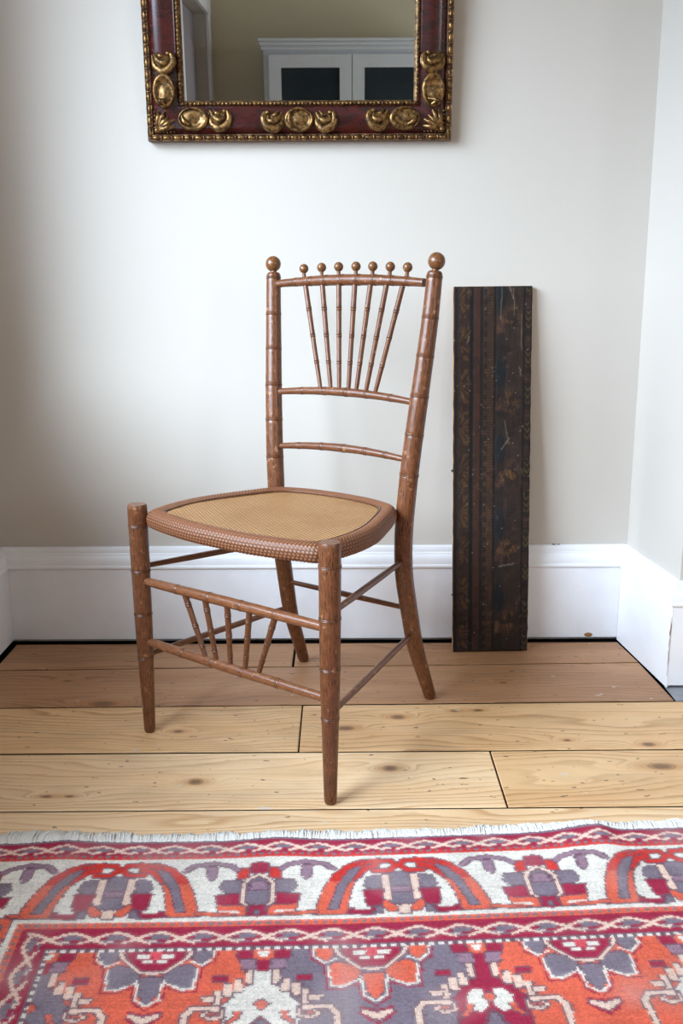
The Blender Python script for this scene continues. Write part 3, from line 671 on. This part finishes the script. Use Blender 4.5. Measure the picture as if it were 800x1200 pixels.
g = Geo(); frame_sweep(g, [(.0725, -.0245), (.0745, -.026), (.0785, -.026), (.0805, -.022), (.0835, -.019), (.0835, -.010)]); sharp(g.build('inner_slip', M_gilt_dim, mir), 30)
g = Geo(); g.box(-HW + .081, HW - .081, -.016, -.012, Z0 + .081, Z1 - .081); g.build('mirror_glass', M_mirror, mir, False)
def side_pts(d, step):
    """points evenly spaced along the four sides at inset d: (side, x, z, angle)"""
    w, h = 2 * (HW - d), MH - 2 * d; out = [[], [], [], []]
    for s, (ax0, az0, dx, dz, L) in enumerate(((-HW + d, Z0 + d, 1, 0, w), (HW - d, Z0 + d, 0, 1, h), (HW - d, Z1 - d, -1, 0, w), (-HW + d, Z1 - d, 0, -1, h))):
        n = round(L / step)
        for i in range(n): t = (i + .5) / n * L; out[s].append((ax0 + dx * t, az0 + dz * t, dx, dz, L / n))
    return out
for pts in side_pts(.0765, .0088):
    g = Geo()
    for x, z, dx, dz, L in pts: g.sphere((x, -.0265, z), .0036, 8, 6)
    g.build('beading', M_gilt, mir, kind='stuff')
# gadroon edge: long ribbon links with a cross bead between them
for pts in side_pts(.0068, .0235):
    g = Geo()
    for x, z, dx, dz, L in pts:
        lx = (L * .40 if dx else .0046); lz = (L * .40 if dz else .0046)
        g.sphere((x, -.0275, z), 1, 10, 8, lx, .0042, lz)
        ex, ez = x + dx * L / 2, z + dz * L / 2
        g.sphere((ex, -.0285, ez), 1, 8, 6, .0022 if dx else .0058, .0042, .0022 if dz else .0058)
        for o in (-.0052, .0052):
            g.sphere((x + (o if dz else 0), -.0272, z + (o if dx else 0)), 1, 8, 6, L * .46 if dx else .0013, .0028, L * .46 if dz else .0013)
    g.build('gadrooned_edge', M_gilt_dim, mir)
# carved scrolls
YO = -.033
class Carve:
    def __init__(s, cx, cz, ang=0.0, flip=1): s.g = Geo(); s.set(cx, cz, ang, flip)
    def set(s, cx, cz, ang=0.0, flip=1): s.c = (cx, cz); s.a = ang; s.f = flip; return s
    def pt(s, x, z, h=0):
        x *= s.f; c, n = math.cos(s.a), math.sin(s.a); return Vector((s.c[0] + x * c - z * n, YO - h, s.c[1] + x * n + z * c))
    def tube(s, path, rad, flat=.8, n=10):
        P = catmull([(x, z, h) for x, z, h in path], 5); r = np.interp(np.linspace(0, 1, len(P)), np.linspace(0, 1, len(rad)), rad)
        s.g.tube([s.pt(*p) for p in P], list(r), n, True, flat, (0, 1, 0))
    def shell(s, x, z, rx, rz, shift=(.16, 0.0), hgt=1.0):
        """an oval dished cabochon: thick rolled lip on one side"""
        rings = [(1.0, 0, -.006), (1.0, 0, .002), (.965, 0, .0085), (.90, .05, .0115), (.82, .25, .0118), (.74, .55, .0095), (.66, .85, .0060), (.52, 1, .0058), (.30, 1.05, .0078), (.12, 1.1, .0086)]; n = 26; vs = []
        for sc_, sh, h in rings:
            for i in range(n):
                a = 2 * math.pi * i / n; vs.append(s.pt(x + rx * (sc_ * math.cos(a) + sh * shift[0]), z + rz * (sc_ * math.sin(a) + sh * shift[1]), h * hgt))
        vs.append(s.pt(x + rx * shift[0] * 1.1, z + rz * shift[1] * 1.1, .0088 * hgt)); k = len(rings)
        fs = [(r * n + i, r * n + (i + 1) % n, (r + 1) * n + (i + 1) % n, (r + 1) * n + i) for r in range(k - 1) for i in range(n)] + [((k - 1) * n + i, (k - 1) * n + (i + 1) % n, k * n) for i in range(n)]
        s.g.add(vs, fs)
    def leaf(s, x, z, r, d=1):
        """a fleshy curled leaf: outer C, inner lobe, rolled tip; d=+1 curls to +x"""
        q = lambda u, v, h: (x + u * r * d, z + v * r, h)
        e = s.pt(x + .02 * r, z - .12 * r, .0); s.g.sphere(e, r, 16, 8, .88, .36, .80)
        s.tube([q(-.95, .55, 0), q(-.75, -.25, .003), q(-.15, -.78, .006), q(.55, -.62, .007), q(.95, -.05, .006), q(.85, .55, .004), q(.50, .72, .003)], [.002, .0068, .0095, .0092, .0078, .0062, .0035], .8)
        s.tube([q(-.85, .75, .001), q(-.45, .15, .006), q(.05, -.12, .009), q(.45, .02, .0085), q(.50, .40, .006)], [.0018, .0066, .0074, .0056, .003], .9)
        s.tube([q(-.5, .85, .001), q(-.22, .50, .006), q(.08, .42, .007)], [.0016, .0050, .0026], .9)
        s.tube([q(-.8, -.5, -.002), q(-.1, -1.02, .001), q(.7, -.9, .0), ], [.001, .0036, .001], .8)
        p = s.pt(x + .52 * r * d, z + .68 * r, .005); s.g.sphere(p, .0052, 10, 7)
    def build(s, nm): return sharp(s.g.build(nm, M_gilt, mir), 60)
def corner(sx, sz):
    c = Carve(0, 0)
    cx, cz = sx * HW, (Z0 if sz < 0 else Z1); f = -sx; v = 1 if sz < 0 else -1
    P = lambda x, z: (cx + f * x, cz + v * z)
    a, b = P(.104, .0445); c.shell(a, b, .0350, .0250, (-.20 * f, .10)); 
    c.tube([(a - f * .026, b + .008, .008), (a - f * .019, b - .006, .012), (a - f * .006, b - .013, .010)], [.002, .0055, .002])
    a, b = P(.160, .0445); c.leaf(a, b, .0235, f)
    a, b = P(.0425, .102); c.shell(a, b, .0250, .0370, (.10, -.18 * v))
    c.tube([(a + f * .004, b - v * .030, .008), (a - f * .008, b - v * .022, .012), (a + f * .012, b - v * .018, .009)], [.002, .006, .002])
    a, b = P(.0425, .160); c.leaf(a, b, .0235, f)
    # acanthus fan in the corner itself
    for k, t in enumerate(np.linspace(.12, .88, 5)):
        an = t * math.pi / 2; r0, r1 = .010, .050 if k % 2 else .042
        ox, oz = .022, .022
        q = [P(ox + math.cos(an) * r, oz + math.sin(an) * r) for r in (r0 * .2, r0, (r0 + r1) / 2, r1)]
        c.tube([(q[0][0], q[0][1], .0), (q[1][0], q[1][1], .004), (q[2][0], q[2][1], .007), (q[3][0], q[3][1], .001)], [.002, .0045, .0055, .0018])
    for k in range(5):
        for q in (P(.028 + .008 * k, .0185), P(.0185, .028 + .008 * k)): c.g.sphere(c.pt(q[0], q[1], -.003), .0027, 8, 6)
    q = P(.022, .022); c.g.sphere(c.pt(q[0], q[1], .0), .0062, 10, 7)
    c.build('corner_scroll')
for sx in (-1, 1):
    for sz in (-1, 1): corner(sx, sz)
def centre(cx, cz, ang):
    c = Carve(cx, cz, ang); c.shell(0, 0, .0335, .0260, (.04, .02)); c.tube([(-.020, .015, .009), (-.021, -.004, .012), (-.010, -.019, .010)], [.002, .0045, .002])
    c.leaf(-.0560, -.001, .0225, -1); c.leaf(.0560, -.001, .0225, 1); c.build('centre_scroll')
DC = .0425
centre(0, Z0 + DC, 0); centre(0, Z1 - DC, math.pi); centre(-HW + DC, (Z0 + Z1) / 2, -math.pi / 2); centre(HW - DC, (Z0 + Z1) / 2, math.pi / 2)

# ------------------------------------------------------------ the rug: knot by knot, in millimetres (u along the fringed end, v from it toward the camera)
BORDER = [
('p','R',[(26,60),(56,62),(80,75),(99,97),(108,117),(67,116),(59,105),(47,89),(30,85)]),
('p','O',[(108,117),(114,131),(122,161),(129,192),(82,191),(79,160),(73,130),(67,116)]),
('p','P',[(55,76),(74,88),(90,115),(99,148),(108,180),(96,182),(89,152),(80,125),(68,104)]),
('p','P',[(-4,93),(13,97),(22,126),(19,154),(18,171),(-4,173)]),
('p','M',[(-4,131),(16,134),(16,144),(-4,145)]),
('p','K',[(16,100),(28,103),(28,164),(17,162)]),
('p','P',[(30,103),(49,106),(54,127),(43,138),(29,131)]),
('p','C',[(27,137),(56,138),(55,162),(51,177),(30,172)]),
('p','O',[(8,183),(27,162),(31,177),(21,190),(11,189)]),
('p','K',[(-4,173),(6,173),(9,195),(-4,195)]),
('p','P',[(32,177),(49,181),(45,194),(32,191)]),
('p','C',[(42,181),(77,180),(83,192),(48,194)]),
('p','W',[(48,176),(70,176),(69,182),(50,182)]),
('s','R',[(36,92),(13,91),(3,79),(10,66),(40,65),(56,74)],8.8),
('s','O',[(127,186),(195,190)],6.1),
('p','O',[(154,167),(194,170),(195,192),(156,184)]),
('s','W',[(159,182),(184,183)],2.4),
('p','C',[(215,62),(197,69),(194,91),(215,93)]),
('p','R',[(184,79),(195,80),(195,105),(177,106),(179,88)]),
('s','M',[(99,83),(111,70),(141,64),(168,72),(177,82)],7.4),
('p','M',[(130,72),(145,73),(146,100),(140,109),(133,99)]),
('p','P',[(215,99),(197,114),(194,135),(192,160),(199,168),(215,170)]),
('p','M',[(215,110),(201,115),(197,133),(215,133)]),
('s','K',[(215,92),(195,107),(188,121),(188,161),(194,167)],5.4),
('p','P',[(159,110),(183,109),(185,139),(159,137),(154,124)]),
('p','C',[(149,144),(182,141),(184,165),(153,165)]),
('p','C',[(199,169),(215,170),(215,194),(198,192)]),
('p','P',[(209,179),(215,180),(215,189),(208,189)]),
]
FIELD = [
('p','T',[(146,302),(130,302),(131,327),(119,335),(118,342),(106,344),(106,353),(95,364),(98,410),(146,411)]),
('p','U',[(113,364),(121,349),(135,348),(138,376),(130,388),(116,385)]),
('p','C',[(106,261),(129,262),(129,279),(109,278)]),
('p','O',[(130,263),(146,263),(146,281),(131,281)]),
('p','W',[(136,265),(146,265),(146,277),(137,277)]),
('p','C',[(134,283),(146,283),(146,303),(136,303)]),
('p','M',[(114,282),(133,282),(134,298),(115,299)]),
('p','C',[(79,312),(99,311),(99,320),(80,321)]),
('p','K',[(122,301),(130,302),(131,327),(123,327)]),
('p','K',[(109,317),(117,317),(118,339),(109,340)]),
('p','K',[(95,327),(104,327),(105,350),(96,350)]),
('p','K',[(83,339),(91,339),(93,363),(84,363)]),
('p','K',[(68,349),(84,348),(85,357),(70,356)]),
('s','D',[(146,304),(146,351)],2.1),
('p','O',[(146,352),(134,363),(146,375)]),
('p','O',[(111,375),(119,375),(116,386),(102,396),(102,391),(112,384)]),
('p','C',[(146,383),(134,392),(129,410),(146,411)]),
('p','P',[(146,387),(137,393),(132,410),(146,411)]),
('s','K',[(51,408),(50,380),(58,369),(75,368),(95,371)],7.2),
('s','K',[(95,372),(96,384),(81,386),(72,380),(76,376),(85,377)],3.3),
('p','O',[(79,377),(86,377),(86,381),(81,381)]),
('p','C',[(-4,255),(41,257),(37,274),(28,288),(13,299),(-4,301)]),
('p','Q',[(-4,259),(9,259),(6,279),(-4,279)]),
('p','W',[(9,267),(24,267),(23,276),(9,275)]),
('p','W',[(4,279),(17,278),(16,285),(4,285)]),
('p','F',[(15,310),(31,294),(46,288),(57,297),(55,333),(41,334),(24,323)]),
('p','F',[(51,262),(76,261),(72,277),(62,287),(51,278)]),
('p','F',[(-4,311),(14,312),(10,345),(-4,364)]),
('s','C',[(63,298),(60,338),(41,339),(22,330)],2.7),
('s','W',[(59,298),(55,334),(41,335),(21,323)],2.7),
('s','C',[(21,324),(18,354),(-1,372)],2.4),
('s','W',[(17,316),(14,352),(-5,367)],3.0),
('s','C',[(83,264),(78,283),(63,295)],2.1),
('s','W',[(78,263),(76,278),(63,290),(46,282)],2.7),
('s','K',[(-4,305),(17,302),(33,285),(43,275),(48,261)],4.5),
('p','K',[(-4,383),(5,380),(19,375),(19,381),(4,392),(-4,399)]),
('s','C',[(-4,379),(5,376),(21,373)],2.1),
('s','C',[(-4,403),(5,397),(22,382)],2.1),
]
PAL = {'W': (238, 230, 219), 'K': (240, 208, 190), 'R': (212, 62, 56), 'O': (230, 108, 84), 'C': (168, 50, 76), 'P': (134, 121, 133), 'M': (160, 128, 144), 'Q': (226, 88, 98), 'D': (118, 86, 100), 'F': (0, 0, 0), 'U': (0, 0, 0), 'T': (0, 0, 0), '_': (0, 0, 0)}
KEY = list(PAL); IDX = {k: i for i, k in enumerate(KEY)}
def inside(poly, x, y):
    r = np.zeros(x.shape, bool); n = len(poly)
    for i in range(n):
        (x0, y0), (x1, y1) = poly[i], poly[(i + 1) % n]
        if y0 == y1: continue
        cnd = (y0 > y) != (y1 > y); r ^= cnd & (x < (x1 - x0) * (y - y0) / (y1 - y0) + x0)
    return r
def stroke(pts, w, x, y):
    d = np.full(x.shape, 1e9)
    for (x0, y0), (x1, y1) in zip(pts[:-1], pts[1:]):
        dx, dy = x1 - x0, y1 - y0; t = np.clip(((x - x0) * dx + (y - y0) * dy) / (dx * dx + dy * dy + 1e-9), 0, 1)
        d = np.minimum(d, np.hypot(x - x0 - t * dx, y - y0 - t * dy))
    return d < w / 2
KU, KV = 2.7, 2.8
def tile(shapes, L, v0, v1, outline):
    us, vs_ = np.meshgrid(np.arange(KU / 2, L, KU), np.arange(v0 + KV / 2, v1, KV)); lab = np.full(us.shape, IDX['_'])
    for sh in shapes:
        m_ = inside(sh[2], us, vs_) if sh[0] == 'p' else stroke(sh[2], max(sh[3], 3.2), us, vs_)
        if sh[0] == 'p' and outline and sh[1] in 'CPMORFTK' :
            gr = stroke(sh[2] + [sh[2][0]], 4.4, us, vs_); lab[gr & ~m_] = IDX['D']
        elif sh[0] == 's' and outline and sh[1] in 'ROMK':
            gr = stroke(sh[2], sh[3] + 4.8, us, vs_); lab[gr] = IDX['D']
        lab[m_] = IDX[sh[1]]
    return lab
TB_ = tile(BORDER, 211, 54, 199, True); TF_ = tile(FIELD, 142, 262, 412, True)
U0, U1, V1 = -120, 1500, 690
gu, gv = np.meshgrid(np.arange(U0 + KU / 2, U1, KU), np.arange(KV / 2, V1, KV))
lab = np.full(gu.shape, IDX['C'])
def vine(a, d, c0, amp, per, ph):
    """label of a guard stripe: two strands of vine with blossoms, on crimson"""
    s = np.sin(np.pi * (a - ph) / per); out = np.full(a.shape, IDX['C'])
    f = ((a - ph) / per) % 1
    q = ((f - .5) * per / 18) ** 2 + ((d - c0) / (amp * .72)) ** 2
    out[q < 1] = IDX['P']
    out[(np.abs(f - .60) * per < 7) & (np.abs(d - c0 - 4) < 2.2)] = IDX['C']; out[(np.abs(f - .27) * per < 4) & (np.abs(d - c0 + 2) < 3.4)] = IDX['C']; out[(np.abs(f - .80) * per < 3.4) & (np.abs(d - c0 - 1) < 3)] = IDX['C']
    top = np.abs(d - (c0 - amp * np.abs(s))) < 2.7 + 1.0 * (np.abs(s) < .35)
    bot = (np.abs(d - (c0 + amp * .8 * np.abs(s))) < 2.5 + 1.0 * (np.abs(s) < .35)) & ((f < .36) | (f > .66))
    hook = (np.abs(d - (c0 + amp * .35)) < 1.8) & (np.abs(f - .40) * per < 4.5)
    out[top | bot | hook] = IDX['K']; return out
def border_label(a, d, side):
    """a along the border, d distance from the rug's edge"""
    L = np.full(a.shape, IDX['C'])
    m_ = d < 46; L[m_] = vine(a[m_], d[m_], 26.5, 11.5, 56.6, 23)
    L[d < 4.5] = IDX['P']
    m_ = (d >= 40) & (d < 50); L[m_] = np.where((((a[m_] / 12.5) % 1) < .5) & (d[m_] < 46), IDX['P'], IDX['R'])
    L[(d >= 49.5) & (d < 200)] = IDX['W']
    # main border, folded at every palmette
    m_ = (d >= 54) & (d < 198); f = (a[m_] - 204) % 421; f = np.where(f > 210.5, 421 - f, f)
    iu = np.clip((f / KU).astype(int), 0, TB_.shape[1] - 1); iv = np.clip(((d[m_] - 54) / KV).astype(int), 0, TB_.shape[0] - 1); t = TB_[iv, iu]
    L[m_] = np.where(t == IDX['_'], IDX['W'], t)
    m_ = (d >= 199) & (d < 216); L[m_] = np.where((((a[m_] / 13.4) % 1) < .48) & (d[m_] > 205) & (d[m_] < 211), IDX['P'], IDX['O'])
    m_ = (d >= 213) & (d < 262); L[m_] = vine(a[m_], d[m_], 237, 12.5, 59.3, 16)
    m_ = (d >= 254) & (d < 262); L[m_] = np.where((((a[m_] / 13) % 1) < .55) & (d[m_] > 257.4), IDX['W'], IDX['D'])
    L[(d >= 198.5) & (d < 201.2)] = IDX['W']
    return L
du, dv = gu - U0, gv
L_top = border_label(gu, dv, 0); L_side = border_label(gv + 95, du, 1)
lab = np.where(du < dv, L_side, L_top)
# field
fm = (dv >= 262) & (du >= 262); a, d = gu[fm], gv[fm]
cell = np.round((a - 286) / 284).astype(int); off = np.abs(a - (286 + 284 * cell)); figk = np.round((a - 144) / 284).astype(int)
dd = np.where(d > 411, 822 - d, d); dd = np.clip(dd, 262, 411)
t = TF_[np.clip(((dd - 262) / KV).astype(int), 0, TF_.shape[0] - 1), np.clip((off / KU).astype(int), 0, TF_.shape[1] - 1)]
even = cell % 2 == 0; ground = np.where(even, IDX['O'], IDX['P']); petal = np.where(even, IDX['P'], IDX['O'])
figc = np.array([IDX['P'], IDX['W'], IDX['C'], IDX['W'], IDX['C'], IDX['W']])[np.clip(figk, 0, 5)]
t = np.where(t == IDX['_'], ground, t); t = np.where(t == IDX['U'], np.where(figc == IDX['C'], IDX['W'], figc), t); t = np.where(t == IDX['F'], petal, t); t = np.where(t == IDX['T'], figc, t); lab[fm] = t
# knots: a thin uneven outline where cream meets colour, then dye and wear of each knot
lut = np.array([rgb(*PAL[k]) for k in KEY]); ny, nx_ = lab.shape
jit = rng.random((ny, nx_)); lab2 = lab.copy()
shf = np.roll(lab, 1, 1); lab2[(jit > .93) & (shf != lab)] = shf[(jit > .93) & (shf != lab)]
kc = lut[lab2]
bl3 = sum(np.roll(np.roll(kc, i, 0), j, 1) for i in (-1, 0, 1) for j in (-1, 0, 1)) / 9; kc = kc * .62 + bl3 * .38
abr = smo((ny, nx_), 40)[..., None] * .5 + smo((ny, nx_), 7)[..., None] * .5
row_n = np.repeat(rng.random((ny, 1)), nx_, 1)[..., None]
kc = kc * (.74 + .34 * abr + .10 * row_n + .22 * (rng.random((ny, nx_, 1)) - .5))
wear = np.clip(smo((ny, nx_), 22) * 1.5 - .75, 0, 1)[..., None] * .35; kc = kc * (1 - wear) + np.array(rgb(214, 196, 190)) * wear
kc = np.clip(kc * 1.02, 0, 1)

RO_, RA = Vector((-.54448, 1.37975)), Vector((.99924, .03897))
def bow(u): return np.interp(u, [-200, 56, 300, 540, 790, 1040, 1300, 1500], [-10, -6, 0, 4, 1, -3, -5, -6])
def zrip(u, v):
    h = 5.0 * np.exp(-((u - 105) / 45) ** 2) + 5.5 * np.exp(-((u - 440) / 52) ** 2) + 12.0 * np.exp(-((u - 955) / np.where(u < 955, 62, 27)) ** 2) + 3 * np.exp(-((u - 1180) / 60) ** 2)
    return h * np.exp(-np.maximum(v, 0) / 75) * np.where(v < 0, np.clip(1 + v / 30, .0, 1), 1)
def rug_xyz(u, v, h=0.0):
    v2 = v + bow(u); x = RO_.x + (RA.x * u + RA.y * v2) / 1000; y = RO_.y + (RA.y * u - RA.x * v2) / 1000
    return np.stack([x, y, (7.0 + zrip(u, v) + h) / 1000 + 0 * x], -1)
rug = empty('persian_rug', (0, 0, 0)); tag(rug, 'red and cream patterned wool rug with white fringe along the far edge', 'rug')
cu_, cv_ = np.meshgrid(U0 + KU * np.arange(nx_ + 1), KV * np.arange(ny + 1)); pile_h = (rng.random(cu_.shape) - .5) * .9
vt = rug_xyz(cu_, cv_, pile_h); w = nx_ + 1
ii = np.arange(ny)[:, None]; jj = np.arange(nx_)[None, :]
F = np.stack([ii * w + jj, (ii + 1) * w + jj, (ii + 1) * w + jj + 1, ii * w + jj + 1], -1).reshape(-1, 4)
# skirt down to the floor round the edge
edge = list(range(0, w)) + [i * w + nx_ for i in range(1, ny + 1)] + [ny * w + j for j in range(nx_ - 1, -1, -1)] + [i * w for i in range(ny - 1, 0, -1)]
V_ = vt.reshape(-1, 3); low = V_[edge].copy(); low[:, 2] = np.maximum(low[:, 2] - .0062, .0006); nb = len(V_); ne = len(edge)
F2 = np.array([(edge[k], edge[(k + 1) % ne], nb + (k + 1) % ne, nb + k) for k in range(ne)])
me = bpy.data.meshes.new('pile'); VA = np.concatenate([V_, low]); FA = np.concatenate([F, F2]); nf = len(FA)
me.vertices.add(len(VA)); me.vertices.foreach_set('co', VA.astype(np.float32).ravel()); me.loops.add(nf * 4); me.loops.foreach_set('vertex_index', FA.astype(np.int32).ravel())
me.polygons.add(nf); me.polygons.foreach_set('loop_start', np.arange(0, nf * 4, 4, dtype=np.int32)); me.update(calc_edges=True); me.validate()
ca = me.color_attributes.new('dye', 'FLOAT_COLOR', 'CORNER'); fcol = np.concatenate([kc.reshape(-1, 3), np.tile(np.array(rgb(120, 70, 84)), (ne, 1))]); fcol = np.concatenate([fcol, np.ones((nf, 1))], 1)
ca.data.foreach_set('color', np.repeat(fcol, 4, 0).astype(np.float32).ravel()); me.materials.append(M_wool)
po = bpy.data.objects.new('pile', me); COL.objects.link(po); po.parent = rug
# fringe: thousands of cotton strands in loose tufts
g = Geo(); NS = 3600; us = np.sort(rng.uniform(U0, U1, NS)); ph = rng.uniform(0, 6.28, 40)
for u in us:
    tuft = math.sin(u / 5.1 + 2 * math.sin(u / 23)) ; L = 26 + 11 * math.exp(-((u - 60) / 110) ** 2) + 8 * (.5 + .5 * math.sin(u / 61 + 1.3 * math.sin(u / 17))) + random.uniform(-4, 4) + 2.5 * tuft
    lean = 5 * math.sin(u / 37) + random.gauss(0, 3.0) + 3.0 * math.cos(u / 5.1); hh = random.uniform(0, 5.5)
    p = []
    for t in (0, .3, .62, 1): p.append((u + lean * t * t + random.gauss(0, .7), 1.5 - L * t, (-1.2 + hh * math.sin(math.pi * min(1, t * 1.1)) * 1.2) * 1.0 - 4.6 * t * t))
    q = rug_xyz(np.array([a_[0] for a_ in p]), np.array([a_[1] for a_ in p]), np.array([a_[2] for a_ in p])); q[:, 2] = np.maximum(q[:, 2], .0012)
    r = random.uniform(.0009, .0015); g.tube([Vector(k_) for k_ in q], [r, r * 1.1, r, r * .5], 4, False)
fo = g.build('fringe', M_fringe, rug, True, 'stuff')
